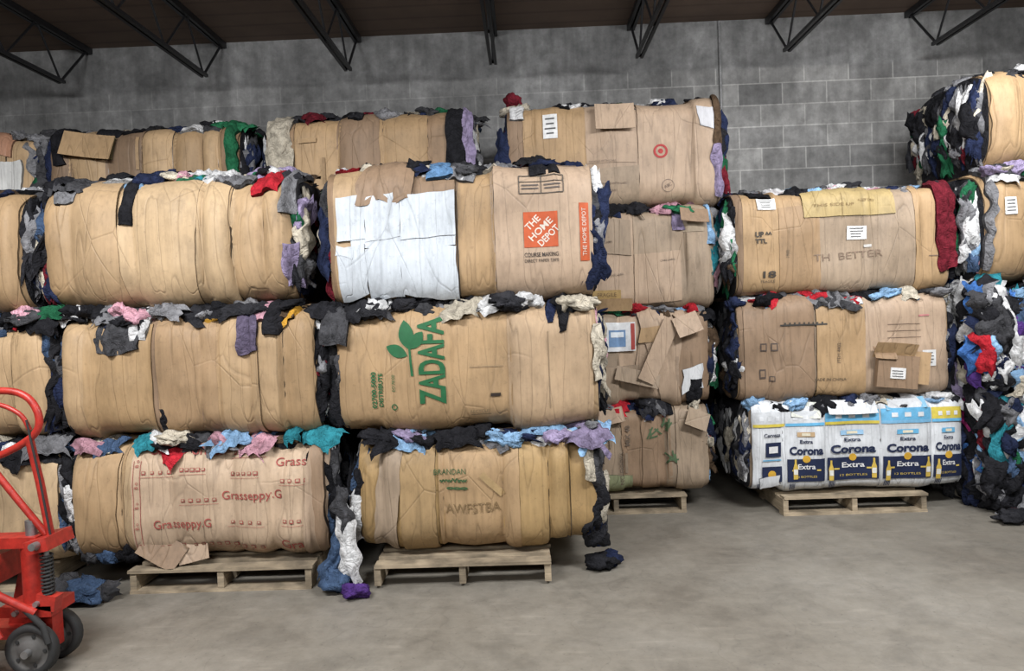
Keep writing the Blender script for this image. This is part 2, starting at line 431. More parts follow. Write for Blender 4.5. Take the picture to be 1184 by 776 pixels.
for (x,c) in ((-2.72,'dgray'),(-2.62,'denim'),(-2.5,'black')): b.rag((x,4.40,.22),(0,-1,0),.14,.16,CL[c],R.uniform(-.3,.3))
b.wires(); b.cap(1,30,['black','navy','denim','black','white','dgray','denim'],.4); b.cap(-1,20,ymax=.3)
b.seam(22,drapes=1)
b.emit('textile_bale')

b=pb(-2.81,-1.27,.90,1.68,straps=(.12,.36,.55,.63,.75,.88),base='kraft',ex=4.6,pinch=.065); b.core()
b.panels(['std','kraft','brown','kraft','kraft','std','kraft'],var=.07)
b.patch(-2.22,-1.86,-1.7,1.4,.014,CARD,(.32,.212,.118),rag=.004)
b.patch(-2.66,-2.25,-1.6,.95,.022,CARD,(.36,.24,.125),rag=.004,skew=.006)
b.patch(-1.83,-1.6,-1.8,1.3,.018,CARD,K['std'],rag=.004)
b.drape(-2.25,-2.17,-1.5,-.6,'black',.014,.01)
b.drape(-2.59,-2.32,.45,1.8,'dgray',wr=.02); b.drape(-2.55,-2.40,.9,1.8,'gray',.055,wr=.016); b.drape(-2.37,-2.27,.65,1.7,'white',.045,wr=.018)
b.drape(-1.73,-1.61,.35,1.8,(.11,.09,.14)); b.drape(-1.55,-1.46,.65,1.8,'black'); b.drape(-1.46,-1.38,.9,1.7,'brown')
b.wires(); b.cap(1,26,ymax=.4); b.cap(-1,18,ymax=.3); b.seam(30,['must','black','gray','black','black2','white','navy','pink','dgray'],drapes=2)
b.drape(-2.75,-2.5,1.1,1.8,'must')
b.emit('textile_bale')

b=pb(-2.88,-1.38,1.68,2.50,straps=(.12,.37,.65,.76,.89),base='std',pinch=.10,ex=3.6); b.core()
b.panels(['kraft','std','light','light','std','std'],var=.04)
b.patch(-2.42,-1.95,-2.2,1.35,.019,CARD,K['light'],rag=.005,skew=.014)
b.patch(-2.74,-2.40,-2.2,1.5,.023,CARD,K['std'],rag=.005,skew=-.02)
b.patch(-1.93,-1.74,-2.2,1.45,.016,CARD,K['light'],rag=.005,skew=-.01)
b.drape(-2.40,-2.32,.3,1.7,'black',.03,.012)
b.wires(); b.cap(1,34,['black','black','green','navy','white','dgray','gray','lilac','cream','red'],.4); b.cap(-1,30,ymax=.35)
b.seam(70,top=True,drapes=2)
b.drape(-1.60,-1.43,.78,1.9,'red',wr=.02); b.drape(-1.86,-1.62,1.0,1.9,'gray',wr=.018); b.drape(-2.06,-1.9,1.25,1.9,'white'); b.drape(-1.42,-1.35,.4,1.8,'gray',.04)
b.drape(-2.8,-2.68,.75,1.8,'gray'); b.drape(-2.58,-2.36,1.15,1.9,'white')
b.drape(-1.42,-1.34,-.9,-.1,'lilac',.04)
b.emit('textile_bale')

# ============================ COLUMN B
b=pb(-1.05,.38,Z0,.88,straps=(.11,.36,.61,.8,.89),base='gold',ex=4,pinch=.08); b.core()
b.panels(['gold']*6,var=.06)
b.patch(-.93,-.79,-1.0,1.4,.022,CARD,K['gray'],rag=.008,skew=.03)
b.patch(-.56,-.08,-1.1,1.3,.016,CARD,K['kraft'],rag=.003); b.patch(-.79,-.58,-1.5,1.35,.018,CARD,(.33,.222,.11),rag=.004)
b.patch(-.08,.2,-1.6,1.2,.012,CARD,(.36,.24,.11),rag=.004)
G=(.05,.11,.045)
b.text('BRANDAN',-.49,.66,.034,G,width=.19); b.text('wwVsw',-.47,.61,.024,G,width=.17,bold=.0015); b.text('ooo',-.45,.565,.022,G,width=.13,bold=.002)
b.text('AWFSTBA',-.36,.44,.06,(.22,.145,.07),.03,width=.33)
b.poly([(-.09,-.02),(.09,-.02),(.09,.02),(-.09,.02)],-.24,.58,-.8,(.43,.30,.15),.029)
b.wires(); b.cap(-1,34,['white','denim','black','black','navy','purple','dgray','denim'],.4); b.cap(1,26,['black','black','navy','cream','dgray'],.5)
b.rag((.36,4.42,.24),(0,-1,0),.14,.2,CL['black'],.2); b.rag((.40,4.46,.2),(.3,-1,0),.12,.14,CL['navy'],-.2)
b.seam(28,['sky','sky','white','black','black','navy','gray','lilac','black'],drapes=2)
b.drape(-.85,-.55,1.1,1.8,'sky'); b.drape(.05,.2,1.05,1.8,'pink'); b.drape(.3,.37,.2,1.5,'cream',.04)
b.emit('textile_bale')

b=pb(-1.14,.41,.88,1.66,straps=(.17,.45,.67,.86),base='std',ex=4.8,pinch=.05); b.core()
b.panels(['kraft','kraft','std','gray','std'],var=.05)
b.patch(-1.12,-.10,-1.5,1.45,.016,CARD,K['kraft'],rag=.002)
b.patch(-.12,.38,-1.8,1.5,.020,CARD,(.41,.29,.18),rag=.003)
G=(.018,.12,.045)
b.text('ZADAFA',-.56,1.32,.155,G,math.pi/2,off=.028,width=.50,bold=.006)
def leaf(b,cx,cz,L,w,rot):
    pts=[(L*(t),w*math.sin(math.pi*t)**.8) for t in [i/8 for i in range(9)]]+[(L*t,-w*math.sin(math.pi*t)**.8) for t in [i/8 for i in range(7,0,-1)]]
    b.poly(pts,cx,cz,rot,G,.0285)
leaf(b,-.70,1.40,.16,.045,1.75); leaf(b,-.71,1.36,.14,.036,2.7); leaf(b,-.69,1.40,.12,.035,.9)
b.poly([(-.008,0),(.008,0),(.012,.2),(0,.2)],-.685,1.24,.1,G,.028)
b.text('02700-5000',-.92,1.16,.028,G,1.57,off=.028,width=.22,bold=.001); b.text('DISTRIBUTE',-.88,1.16,.028,G,1.57,off=.028,width=.2,bold=.001)
b.text('EO.78.00',-.80,1.20,.02,G,1.57,off=.028); b.ring(-.80,1.06,.012,.018,G,.028)
b.rect(-.2,1.11,.06,.02,(.03,.02,.015),.027); b.rect(-.29,.99,.12,.004,(.14,.1,.06),.027)
b.text('RECYCLE',-.3,1.01,.02,(.2,.15,.09),0,off=.028); b.rect(-.25,1.28,.2,.003,(.22,.16,.1),.027)
b.rect(.12,1.25,.004,.45,(.26,.19,.12),.028)
b.wires(); b.cap(-1,26,ymax=.4); b.cap(1,24,['black','navy','cream','cream','pink','dgray'],.5)
b.seam(30,['white','white','cream','black','navy','sky','gray','dgray','black','black2'],drapes=2)
b.drape(-.93,-.5,1.2,1.9,'white',wr=.018); b.drape(-.48,-.26,1.15,1.9,'sky'); b.drape(.12,.17,.7,1.8,'navy'); b.drape(.19,.24,.6,1.8,'black'); b.drape(.27,.4,1.05,1.8,'cream')
b.drape(-1.24,-1.06,.5,1.7,'dgray',.06,.02,.012); b.drape(.38,.43,-.3,.7,'cream',.04)
b.emit('textile_bale')

b=pb(-1.16,.41,1.66,2.50,straps=(.2,.49,.63,.86),base='kraft',ex=5.2,pinch=.05); b.core()
b.panels(['dark','brown','kraft','pink','pink'],var=.04)
b.patch(-1.12,-.66,-1.8,1.5,.014,CARD,K['std'],rag=.006)
b.patch(-.17,.405,-1.7,1.6,.020,CARD,K['pink'],rag=.003); b.patch(.0,.33,1.15,1.8,.026,CARD,K['pink'],rag=.004)
b.patch(-.95,-.62,.5,1.6,.036,CARD,K['brown'],rag=.04,wr=.010,skew=.05)
W=(.52,.56,.60)
for (xa,xb,kk) in ((-1.10,-.93,.97),(-.93,-.72,1.0),(-.72,-.40,1.03)):
    b.patch(xa,xb,b.pz(2.05),b.pz(2.31),.034+.003*(kk>1),CARD,tuple(v*kk for v in W),rag=.006)
    b.patch(xa,xb,b.pz(1.72),b.pz(2.01),.036+.003*(kk<1),CARD,tuple(v*kk*.98 for v in W),rag=.007,skew=-.01)
b.patch(-1.02,-.40,b.pz(2.0),b.pz(2.06),.030,CARD,W,rag=.006)
b.patch(-1.11,-1.0,b.pz(1.95),b.pz(2.01),.042,CARD,W,rag=.012,skew=.06)
O=(.46,.09,.03)
b.rect(.10,2.075,.20,.21,O,.028)
for k in range(3):
    b.text(('THE','HOME','DEPOT')[k],.055+.045*k,2.115-.04*k,.042,(.65,.58,.5),.75,off=.031,width=(.10,.17,.15)[k],bold=.001)
b.text('COURSE MAKING',.10,1.925,.026,(.05,.04,.035),0,off=.029,width=.2,bold=.0003); b.text('DIRECT PAPER TAPE',.10,1.89,.02,(.05,.04,.035),0,off=.029,width=.2)
b.rect(.355,2.05,.055,.34,O,.028); b.text('THE HOME DEPOT',.355,2.05,.026,(.65,.58,.5),1.57,off=.031,width=.28)
for (x,z,w,h) in ((.11,2.395,.26,.005),(.11,2.29,.26,.005),(-.02,2.342,.005,.105),(.11,2.342,.005,.105),(.24,2.342,.005,.105),(.11,2.36,.26,.004)):
    b.rect(x,z,w,h,(.08,.07,.06),.029)
for (x,z,w) in ((.045,2.34,.1),(.175,2.34,.1),(.045,2.32,.1),(.175,2.32,.09)): b.rect(x,z,w,.008,(.12,.1,.09),.029)
b.wires(); b.cap(-1,34,ymax=.4); b.cap(1,26,ymax=.4); b.seam(60,DARKP+['white','sky','red'],top=True,drapes=1)
b.drape(-.56,-.4,.88,1.9,(.12,.24,.42)); b.drape(-1.15,-.98,1.2,1.9,'red'); b.drape(-.95,-.7,1.35,1.9,'gray'); b.drape(-.18,.05,1.5,1.9,'navy'); b.drape(-.4,-.2,1.35,1.9,'white')
b.emit('textile_bale')

# ============================ BACK STACK C (centre) and left back row
Y0,Y1=5.72,6.85
kw=dict(y0=Y0,y1=Y1)
b=pb(-.1,1.38,Z0,.83,straps=(.3,.55,.78),base='gray',ex=8,pinch=.04,**kw); b.core(); b.panels(['gray','gray','brown','gray'],var=.07); b.scraps(4)
GG=(.08,.13,.065)
for (x,z) in ((1.04,.68),(1.09,.42),(.95,.60)):
    for k in range(6): 
        b.poly([(-.035,-.004),(.035,-.007),(.04,.006),(-.03,.009)],x+R.uniform(-.04,.04),z+R.uniform(-.035,.035),R.uniform(0,3.1),GG,.031)
b.text('MIX 40',.75,.6,.04,(.16,.12,.09),1.57,bold=.001); b.text('NO HOOKS',.70,.35,.035,(.16,.12,.09),1.57)
b.patch(.86,.99,-1.2,1.3,.022,CARD,K['brown'],rag=.006); b.patch(1.12,1.33,-1.2,1.2,.024,CARD,K['gray'],rag=.006)
b.flap((1.28,5.68,.72),.18,.14,-.3,.4,.1,K['gray']); b.flap((.62,5.69,.76),.2,.12,-.4,-.2,0,K['pink'])
b.wires(); b.cap(1,40,MIXP,.5); b.seam(18,x0=.4,drapes=2); b.emit('textile_bale')

b=pb(-.1,1.40,.83,1.58,straps=(.28,.53,.8),base='pink',ex=8,pinch=.04,**kw); b.core(); b.panels(['brown','gray','pink','brown'],var=.07); b.scraps(2)
b.patch(.84,1.17,-1.2,1.3,.02,CARD,K['pink'],rag=.006,skew=.05); b.patch(.93,1.08,-1.1,1.2,.034,CARD,K['pink'],rag=.004,skew=-.09); b.patch(.86,1.12,.35,.7,.042,CARD,K['kraft'],rag=.006,skew=.05)
b.patch(.45,.85,-1.1,-.2,.03,CARD,K['gray'],rag=.006)
b.rect(.71,1.37,.24,.22,(.70,.71,.72),.036); b.rect(.69,1.36,.13,.13,(.16,.27,.45),.038); b.rect(.69,1.39,.1,.04,(.7,.75,.8),.040); b.rect(.81,1.37,.03,.2,(.35,.06,.05),.038)
b.patch(1.18,1.33,-.75,-.25,.03,CARD,(.6,.61,.62),rag=.02)
b.flap((1.0,5.66,1.26),.13,.52,-.05,.45,.05,K['pink']); b.flap((.83,5.67,1.06),.34,.11,-.12,.25,0,K['gray']); b.flap((1.22,5.66,1.45),.2,.16,-.35,-.3,.15,K['pink'])
b.wires(); b.cap(1,40,MIXP,.5); b.seam(20,x0=.4,drapes=3); b.drape(1.22,1.33,-1.1,-.5,'black'); b.emit('textile_bale')

b=pb(-.1,1.46,1.58,2.37,straps=(.3,.6,.86),base='pink',ex=8,pinch=.04,**kw); b.core(); b.panels(['pink','gray','pink','gray'],var=.05)
b.patch(.4,.84,-1.3,1.3,.016,CARD,K['pink'],rag=.004); b.patch(.84,1.42,-1.6,1.6,.02,CARD,K['gray'],rag=.004)
b.patch(.84,1.2,-.95,.1,.028,CARD,K['pink'],rag=.004); b.patch(.5,.82,.1,.85,.026,CARD,K['gray'],rag=.004)
b.drape(1.14,1.23,.55,1.5,'lilac'); b.drape(1.4,1.46,.2,1.2,'sky')
b.rect(1.3,2.2,.16,.08,(.35,.28,.2),.03)
for (x,z) in ((.62,2.1),(.7,1.85),(1.1,1.95)): b.text('CARE LABEL',x,z,.016,(.16,.12,.09),.1,off=.035)
b.rect(.62,1.7,.22,.07,(.36,.24,.09),.026); b.text('FRAGILE',.62,1.7,.03,(.16,.1,.05),0,off=.029)
b.flap((1.3,5.68,2.28),.22,.12,-.5,.1,.1,K['brown']); b.flap((.66,5.69,1.62),.3,.1,.35,0,0,K['kraft'])
b.wires(); b.cap(1,40,MIXP,.5); b.seam(14,drapes=2); b.emit('textile_bale')

b=pb(-.1,1.54,2.37,3.19,straps=(.13,.36,.6,.87),base='pink',ex=6,pinch=.05,**kw); b.core(); b.panels(['brown','kraft','pink','gray','pink'],var=.05)
b.patch(.5,.88,-.2,1.3,.018,CARD,K['pink'],rag=.004); b.patch(.9,1.5,-1.6,1.6,.021,CARD,K['pink'],rag=.004); b.patch(.02,.5,-1.5,1.5,.016,CARD,K['kraft'],rag=.004)
b.patch(.52,.9,-1.3,-.3,.024,CARD,K['gray'],rag=.004)
b.ring(1.07,2.785,.038,.055,(.36,.04,.04),.030); b.ring(1.07,2.785,0,.02,(.36,.04,.04),.030)
b.label(.23,3.0,.11,.18,.028); b.patch(1.36,1.47,.5,.85,.03,CARD,(.5,.5,.52),rag=.02)
b.ring(1.12,2.52,.045,.049,(.2,.15,.12),.030); b.text('ABC',1.12,2.52,.025,(.2,.15,.12),.4,off=.030)
for (x,z) in ((.62,2.72),(.7,2.55),(.62,2.5)): b.text('HANDLE WITH CARE',x,z,.016,(.18,.13,.1),0,off=.033)
b.flap((.72,5.68,3.05),.3,.2,-.2,.0,.05,K['pink'])
b.wires(); b.cap(-1,30,ymax=.5); b.cap(1,36,ymax=.5); b.seam(60,DARKP,top=True,drapes=2)
b.drape(-.08,.04,.8,1.7,'white'); b.drape(-.04,.07,1.2,1.9,'maroon'); b.drape(1.3,1.5,1.4,1.9,'brown'); b.drape(.3,.5,1.5,1.9,'green')
b.drape(1.46,1.54,-.9,.1,'lilac',.04); b.drape(1.48,1.54,.1,1.1,'brown',.04)
b.lump((-.04,5.9,3.25),(.06,.06,.05),CL['maroon'])
b.emit('textile_bale')

for (a,c_) in ((-5.3,-3.82),(-3.70,-2.2),(-1.98,-.40)):
    for (z0,z1) in ((Z0,.86),(.86,1.6),(1.6,2.38)):
        b=pb(a,c_,z0,z1,straps=(.25,.5,.75),base=R.choice(['std','gray','kraft']),ex=5,**kw); b.core(low=True); b.emit('textile_bale')
for i,(a,c_,st,cols) in enumerate(((-5.3,-3.80,(.3,.6,.85),['dark','kraft','kraft','std']),(-3.70,-2.2,(.12,.32,.5,.66,.82,.9),['brown','std','brown','std','kraft','std','dark']),(-1.98,-.40,(.14,.36,.58,.8),['dark','kraft','brown','kraft','dark']))):
    b=pb(a,c_,2.38,3.16+(.03 if i==2 else 0),straps=st,base='kraft',ex=5,pinch=.08,**kw); b.core(); b.panels(cols,var=.08); b.scraps(2)
    b.wires(); b.cap(1,34,ymax=.6); b.cap(-1,30,ymax=.6); b.seam(45,DARKP+['white','cream'],top=True,drapes=3)
    if i==2: b.drape(-.58,-.4,-.3,1.9,'black'); b.drape(-.44,-.36,-.2,1.2,'lilac',.045); b.drape(-1.98,-1.78,-.3,1.9,'cream',.04,wr=.02)
    if i==1: b.drape(-2.28,-2.2,-.3,1.6,'green'); b.drape(-3.66,-3.55,.3,1.5,'black'); b.flap((-3.35,5.70,3.0),.4,.2,-.3,.15,0,K['kraft'])
    if i==0: b.patch(-4.2,-3.9,-.6,.4,.03,CARD,(.6,.6,.58),rag=.02)
    b.emit('textile_bale')

# ============================ RIGHT STACK D
kw=dict(y0=5.56,y1=6.7)
b=pb(1.65,3.23,Z0,.84,straps=(.15,.35,.61,.85),base='gray',pinch=.04,ex=9,**kw); b.core()
edges=[1.66,1.90,2.20,2.61,2.99,3.22]; NV=(.014,.022,.06); BL=(.14,.42,.66); YE=(.62,.50,.08); WH=(.62,.64,.66)
for i in range(5):
    x0,x1=edges[i],edges[i+1]; c=(x0+x1)/2; w=x1-x0
    k=R.uniform(.92,1.06)
    b.patch(x0,x1+.01,-1.9,1.75,.012+.004*(i%2),CARD,tuple(v*k for v in WH),rag=.006)
    o=.027
    top=((.58,.60,.62),(.58,.60,.62),BL,BL,YE)[i]
    b.rect(c,.725,w*.97,.085,top,o); b.rect(c,.675,w*.97,.022,(YE,BL,YE,(.2,.45,.68),BL)[i],o+.001)
    for q in range(3): b.rect(c+w*.25*(q-1),.725,w*.12,.03,(.68,.7,.72),o+.003)
    if i>0:
        b.text('Corona',c,.475,.062,NV,0,off=o+.003,width=w*.82,bold=.0035)
        b.text('Extra',c,.545,.028,NV,0,off=o+.002,width=w*.3,bold=.001); b.rect(c,.60,w*.42,.035,((.5,.35,.2),(.5,.35,.2),(.3,.5,.7),BL,BL)[i],o); b.rect(c,.60,w*.2,.02,(.7,.65,.5),o+.003)
        b.rect(c,.33,w*.93,.17,NV,o); b.text('Extra',c,.355,.04,(.7,.7,.7),0,off=o+.004,width=w*.42,bold=.001)
        b.ring(c,.415,0,.028,(.6,.35,.04),o+.005); b.text('12 BOTTLES',c,.28,.016,(.6,.45,.1),0,off=o+.004,width=w*.5)
        for sx in (-1,1): b.rect(c+sx*w*.3,.33,w*.1,.012,(.6,.45,.1),o+.003)
    else:
        b.rect(c+.03,.49,.12,.11,NV,o); b.rect(c+.03,.49,.07,.05,(.7,.7,.7),o+.003); b.rect(c+.02,.30,.15,.12,NV,o); b.ring(c+.02,.30,0,.03,(.6,.35,.04),o+.004)
        b.text('Cerveza',c+.02,.6,.03,NV,0,off=o,width=.13,bold=.001)
        b.rect(c+.02,.41,.14,.010,BL,o)
    for q in range(5): b.rect(x0+.03+.009*q,.215,.005,.04,NV,o)
for (x,z) in ((1.97,.34),(2.24,.32),(2.56,.33),(2.66,.31),(2.95,.33),(3.03,.31)):
    bt=[(-.016,-.075),(.016,-.075),(.018,.01),(.007,.045),(.007,.075),(-.007,.075),(-.007,.045),(-.018,.01)]
    b.poly(bt,x,z,0,(.60,.42,.08),.034); b.rect(x,z-.02,.03,.04,(.7,.7,.65),.035)
b.flap((2.4,5.56,.79),.36,.12,-.6,0,0,WH); b.flap((2.06,5.57,.78),.22,.13,-.5,.1,0,(.55,.56,.5)); b.flap((2.8,5.57,.80),.3,.1,-.7,-.05,0,(.2,.4,.55))
b.patch(1.70,1.86,-.95,-.7,.03,CARD,WH,rag=.02)
b.cap(-1,60,['black','gray','gray','white','dgray','cream','navy'],.9); b.cap(1,30,ymax=.5); b.seam(34,['white','sky','gray','gray','black','black','cream','dgray','navy'],drapes=2); b.wires()
b.emit('textile_bale')

b=pb(1.58,3.15,.84,1.63,straps=(.15,.36,.6,.85),base='kraft',ex=7.5,pinch=.045,**kw); b.core(); b.panels(['brown','kraft','gray','pink','pink'],var=.05)
b.patch(1.62,2.14,-1.6,1.3,.016,CARD,K['brown'],rag=.003); b.patch(2.16,2.52,-1.6,1.3,.02,CARD,K['kraft'],rag=.003); b.patch(2.52,3.12,-1.5,1.35,.018,CARD,K['pink'],rag=.003)
b.rect(2.06,1.42,.35,.012,(.05,.045,.04),.027) 
for q in range(9): b.rect(1.92+.035*q,1.432,.014,.014,(.07,.06,.05),.027)
for (x,z,w,h) in ((1.76,1.26,.05,.06),(1.84,1.26,.05,.06),(1.75,1.06,.05,.07),(1.82,1.02,.04,.04)): b.rect(x,z,w,h,(.08,.06,.05),.026); b.rect(x,z,w*.65,h*.65,K['brown'],.028)
b.text('MADE IN CHINA',2.25,1.0,.024,(.12,.09,.06),0,off=.030); b.text('ITEM 4402',2.32,1.2,.026,(.14,.1,.07),1.57,off=.030)
RM=Euler((0,.10,0)).to_matrix()
b.box(2.57,2.87,5.49,5.54,.93,1.17,CARD,K['brown'],RM)
b.flap((2.70,5.49,1.21),.30,.13,.55,.10,0,K['kraft']); b.flap((2.63,5.50,1.19),.16,.10,-.6,.1,0,K['dark']); b.flap((2.90,5.50,1.07),.10,.24,0,.10,-.5,K['kraft'])
b.box(2.66,2.77,5.482,5.489,1.0,1.08,PRINT,(.72,.72,.71),RM)
for q in range(3): b.box(2.67,2.75,5.479,5.481,1.015+.02*q,1.02+.02*q,PRINT,(.1,.1,.1),RM)
b.label(2.98,1.14,.1,.12,.028); b.rect(2.95,1.46,.08,.012,(.5,.2,.2),.028)
for z in (1.35,1.4,1.3): b.rect(2.8,z,.25,.004,(.2,.14,.1),.027)
b.wires(); b.cap(-1,50,['black','black','dgray','navy','white','brown'],.9); b.cap(1,30,ymax=.5); b.seam(34,['white','white','gray','cream','navy','black','sky','dgray','red'],drapes=5)
b.emit('textile_bale')

b=pb(1.59,3.17,1.63,2.44,straps=(.19,.37,.62,.85),base='std',ex=7,pinch=.045,**kw); b.core(); b.panels(['brown','kraft','kraft','gray','pink'],var=.05)
b.patch(1.63,2.1,-1.7,1.5,.014,CARD,K['kraft'],rag=.003); b.patch(1.9,2.2,-1.5,.75,.020,CARD,(.31,.205,.115),rag=.003); b.patch(2.2,2.9,-1.6,1.2,.017,CARD,K['gray'],rag=.003)
b.patch(2.9,3.14,-1.5,1.3,.022,CARD,K['kraft'],rag=.004)
b.patch(2.08,2.76,.5,1.65,.029,CARD,(.38,.285,.13),rag=.003)
b.text('THIS SIDE UP',2.3,2.30,.022,(.24,.16,.07),0,off=.038,width=.3); b.rect(2.36,2.29,.004,.18,(.25,.18,.08),.036); b.text('KEEP DRY',2.55,2.33,.022,(.24,.16,.07),0,off=.038)
b.label(1.81,2.33,.14,.09,.028); b.label(2.47,2.09,.15,.10,.028)
b.text('TH  BETTER',2.4,1.92,.055,(.22,.155,.11),.05,off=.029,width=.5); b.text('UP ^^',1.78,2.1,.04,(.06,.05,.04),0,off=.027,width=.13,bold=.002); b.text('TTL',1.76,2.05,.034,(.06,.05,.04),0,off=.027,width=.09,bold=.002)
b.text('18',1.81,1.80,.05,(.06,.05,.04),0,off=.027,width=.1,bold=.002); b.text('FRAGILE',1.81,1.75,.022,(.1,.08,.06),0,off=.027)
b.text('1900',1.96,1.95,.024,(.16,.12,.08),1.57,off=.031)
b.rect(2.55,1.99,.05,.02,(.55,.53,.5),.028); b.rect(3.05,1.9,.1,.006,(.18,.13,.1),.030)
b.wires(); b.cap(-1,60,['black','black','dgray','navy','white','brown','green','gray'],.9); b.cap(1,30,['maroon','black','maroon','green'],.5); b.seam(60,MIXP+['pink','lilac'],top=True,drapes=2)
b.drape(3.06,3.2,-.7,1.3,'maroon',.05,wr=.02); b.drape(2.8,2.95,1.4,1.9,'must')
b.emit('textile_bale')

# ============================ FAR RIGHT STACK E
for i,(z0,z1,x0) in enumerate(((0.02,.84,3.40),(.84,1.66,3.36))):
    b=pb(x0,5.0,z0,z1,straps=(.3,.6),base='gray',y0=5.40,y1=6.5,ex=5); b.core(low=True)
    b.patch(x0-.02,x0+.9,-1.9,1.9,.03,CLOTH,CL['black2'],wr=.02,res=.03)
    P=BRIGHT if i else BRIGHT+DARKP
    for _ in range(170):
        x=R.uniform(x0-.1,x0+.8); y=5.36+R.uniform(-.06,.06); z=R.uniform(z0+.08,z1-.05)
        pl=P if z>.4 else DARKP+['white','blue']
        if R.random()<.9:
            b.rag((x,y,z),(R.uniform(-.5,.3),-1,R.uniform(-.1,.3)),R.uniform(.08,.22),R.uniform(.22,.55) if z0+.3<z<z1-.25 else R.uniform(.14,.28),pick(pl),R.uniform(-.35,.35),A=.03,curl=.06)
        else:
            b.lump((x,y,max(z,.08)),(R.uniform(.03,.06),R.uniform(.04,.07),R.uniform(.05,.1)),pick(pl),Euler((R.uniform(-.4,.4),R.uniform(-.6,.6),0)))
    for _ in range(90):
        x=x0+R.uniform(-.13,.0); y=R.uniform(5.40,6.3); z=R.uniform(z0+.1,z1-.05)
        b.rag((x,y,z),(-1,-R.uniform(0,.5),R.uniform(-.1,.3)),R.uniform(.08,.2),R.uniform(.16,.45),pick(P if z>.4 else DARKP),R.uniform(-.4,.4),A=.03,curl=.06)
    if i==0:
        for _ in range(9): b.lump((R.uniform(3.25,3.8),R.uniform(5.15,5.32),.045),(.10,.07,.035),pick(DARKP+['white']))
        b.rag((3.55,5.2,.06),(0,-.5,1),.5,.22,CL['gray'],.1,A=.03)
    b.emit('textile_bale')
b=pb(3.33,4.95,1.68,2.50,straps=(.2,.5,.8),base='kraft',y0=5.38,y1=6.5,ex=4); b.core(); b.panels(['kraft','std','std','std'])
b.cap(-1,100,MIXP+['black','navy','denim','dgray'],.95,.07,ymin=.12); b.label(3.47,2.22,.08,.12,.024); b.seam(34,MIXP,drapes=1,x1=4.2)
b.drape(3.33,3.37,-.9,1.4,'gray',.04,wr=.02); b.wires(); b.emit('textile_bale')
b=pb(3.42,5.0,2.50,3.26,straps=(.2,.5,.8),base='kraft',y0=5.45,y1=6.6,ex=4); b.core(); b.panels(['kraft','std','kraft','std'])
b.cap(-1,110,DARKP,.95,.07,ymin=.14); b.seam(30,DARKP,top=True,drapes=1,x1=4.2); b.wires(); b.emit('textile_bale')

# loose garments on the floor
def pile(pts,rags=()):
    b=Builder()
    for (x,y,r,c) in pts: b.lump((x,y,r[2]*1.0),r,CL[c])
    for (x,y,z,w,h,c,t) in rags: b.rag((x,y,z),(0,-1,.25),w,h,CL[c],t,A=.025,curl=.05)
    b.emit('loose_clothing')
pile([(-2.60,4.18,(.12,.08,.065),'denim'),(-2.74,4.2,(.08,.07,.07),'dgray')],[(-2.5,4.16,.07,.16,.10,'dgray',.3)])
pile([(-1.16,4.26,(.09,.09,.07),'denim'),(-1.04,4.15,(.08,.06,.035),'purple')],[(-1.10,4.24,.27,.12,.42,'white',.1),(-1.19,4.24,.2,.12,.3,'denim',-.2),(-1.13,4.27,.45,.08,.3,'dgray',.1)])
pile([(.40,4.52,(.09,.08,.04),'black'),(.47,4.58,(.06,.06,.035),'navy')])

# ============================ PALLETS
def pallet(x0,x1,y0,y1,front_bottom=True):
    b=Builder(); H=.14
    def wc(): k=R.uniform(.7,1.1); return (.45*k,.36*k,.245*k)
    for t in (0,.5,1):
        x=x0+.02+(x1-x0-.04)*t; b.box(x-.019,x+.019,y0+.01,y1-.01,.018,H-.018,WOOD,wc())
    n=7; w=.1
    for i in range(n):
        y=y0+(y1-y0-w)*i/(n-1); b.box(x0+R.uniform(-.01,.01),x1+R.uniform(-.01,.01),y,y+w,H-.018,H,WOOD,wc(),Matrix.Rotation(R.uniform(-.012,.012),3,'Z'))
    for i,y in enumerate((y0,(y0+y1-w)/2,y1-w)):
        if i==0 and not front_bottom: continue
        b.box(x0,x1,y,y+w,0,.018,WOOD,wc())
    b.emit('wooden_pallet',flat=True)
pallet(-2.42,-1.33,4.30,5.3); pallet(-.95,.09,4.26,5.3,False); pallet(1.86,2.92,5.50,6.6); pallet(.1,1.18,5.68,6.75)
pallet(-4.1,-3.0,4.4,5.4)
for x in (-5.1,-3.5,-1.75): pallet(x,x+1.1,5.75,6.8)

# ============================ PALLET JACK
b=Builder(); RD=(.44,.03,.02); DK=(.03,.03,.03); ST=(.35,.35,.35)
YC=3.53
for y in (3.44,3.62):
    n=28; prof=[(.0,.03),(.05,.03),(.055,.018),(.085,.018),(.09,.027),(.112,.027),(.12,.016),(.12,-.016),(.112,-.027),(.09,-.027),(.085,-.018),(.055,-.018),(.05,-.03),(0,-.03)]
    vs=[];fs=[]
    for (r,dy) in prof:
        for k in range(n): vs.append((-2.335+r*math.cos(2*math.pi*k/n),y-dy,.122+r*math.sin(2*math.pi*k/n)))
    for i in range(len(prof)-1):
        for k in range(n): fs.append((i*n+k,i*n+(k+1)%n,(i+1)*n+(k+1)%n,(i+1)*n+k))
    b.add(vs,fs,RUB,[((.10,.095,.09) if r<.088 else DK) for (r,_) in prof for k in range(n)])
    for k in range(5):
        a=k*1.2566; b.tube([(-2.335+.07*math.cos(a),y-.022,.122+.07*math.sin(a)),(-2.335+.07*math.cos(a),y+.022,.122+.07*math.sin(a))],.009,RUB,DK,8)
b.tube([(-2.335,3.38,.12),(-2.335,3.68,.12)],.018,WIRE,ST)
b.box(-2.40,-2.27,3.49,3.57,.10,.30,PAINT,RD)
b.box(-2.48,-2.24,3.44,3.62,.27,.32,PAINT,RD)
b.tube([(-2.37,YC,.30),(-2.37,YC,.60)],.05,PAINT,RD,18)
b.tube([(-2.37,YC,.60),(-2.37,YC,.70)],.026,WIRE,ST,14)
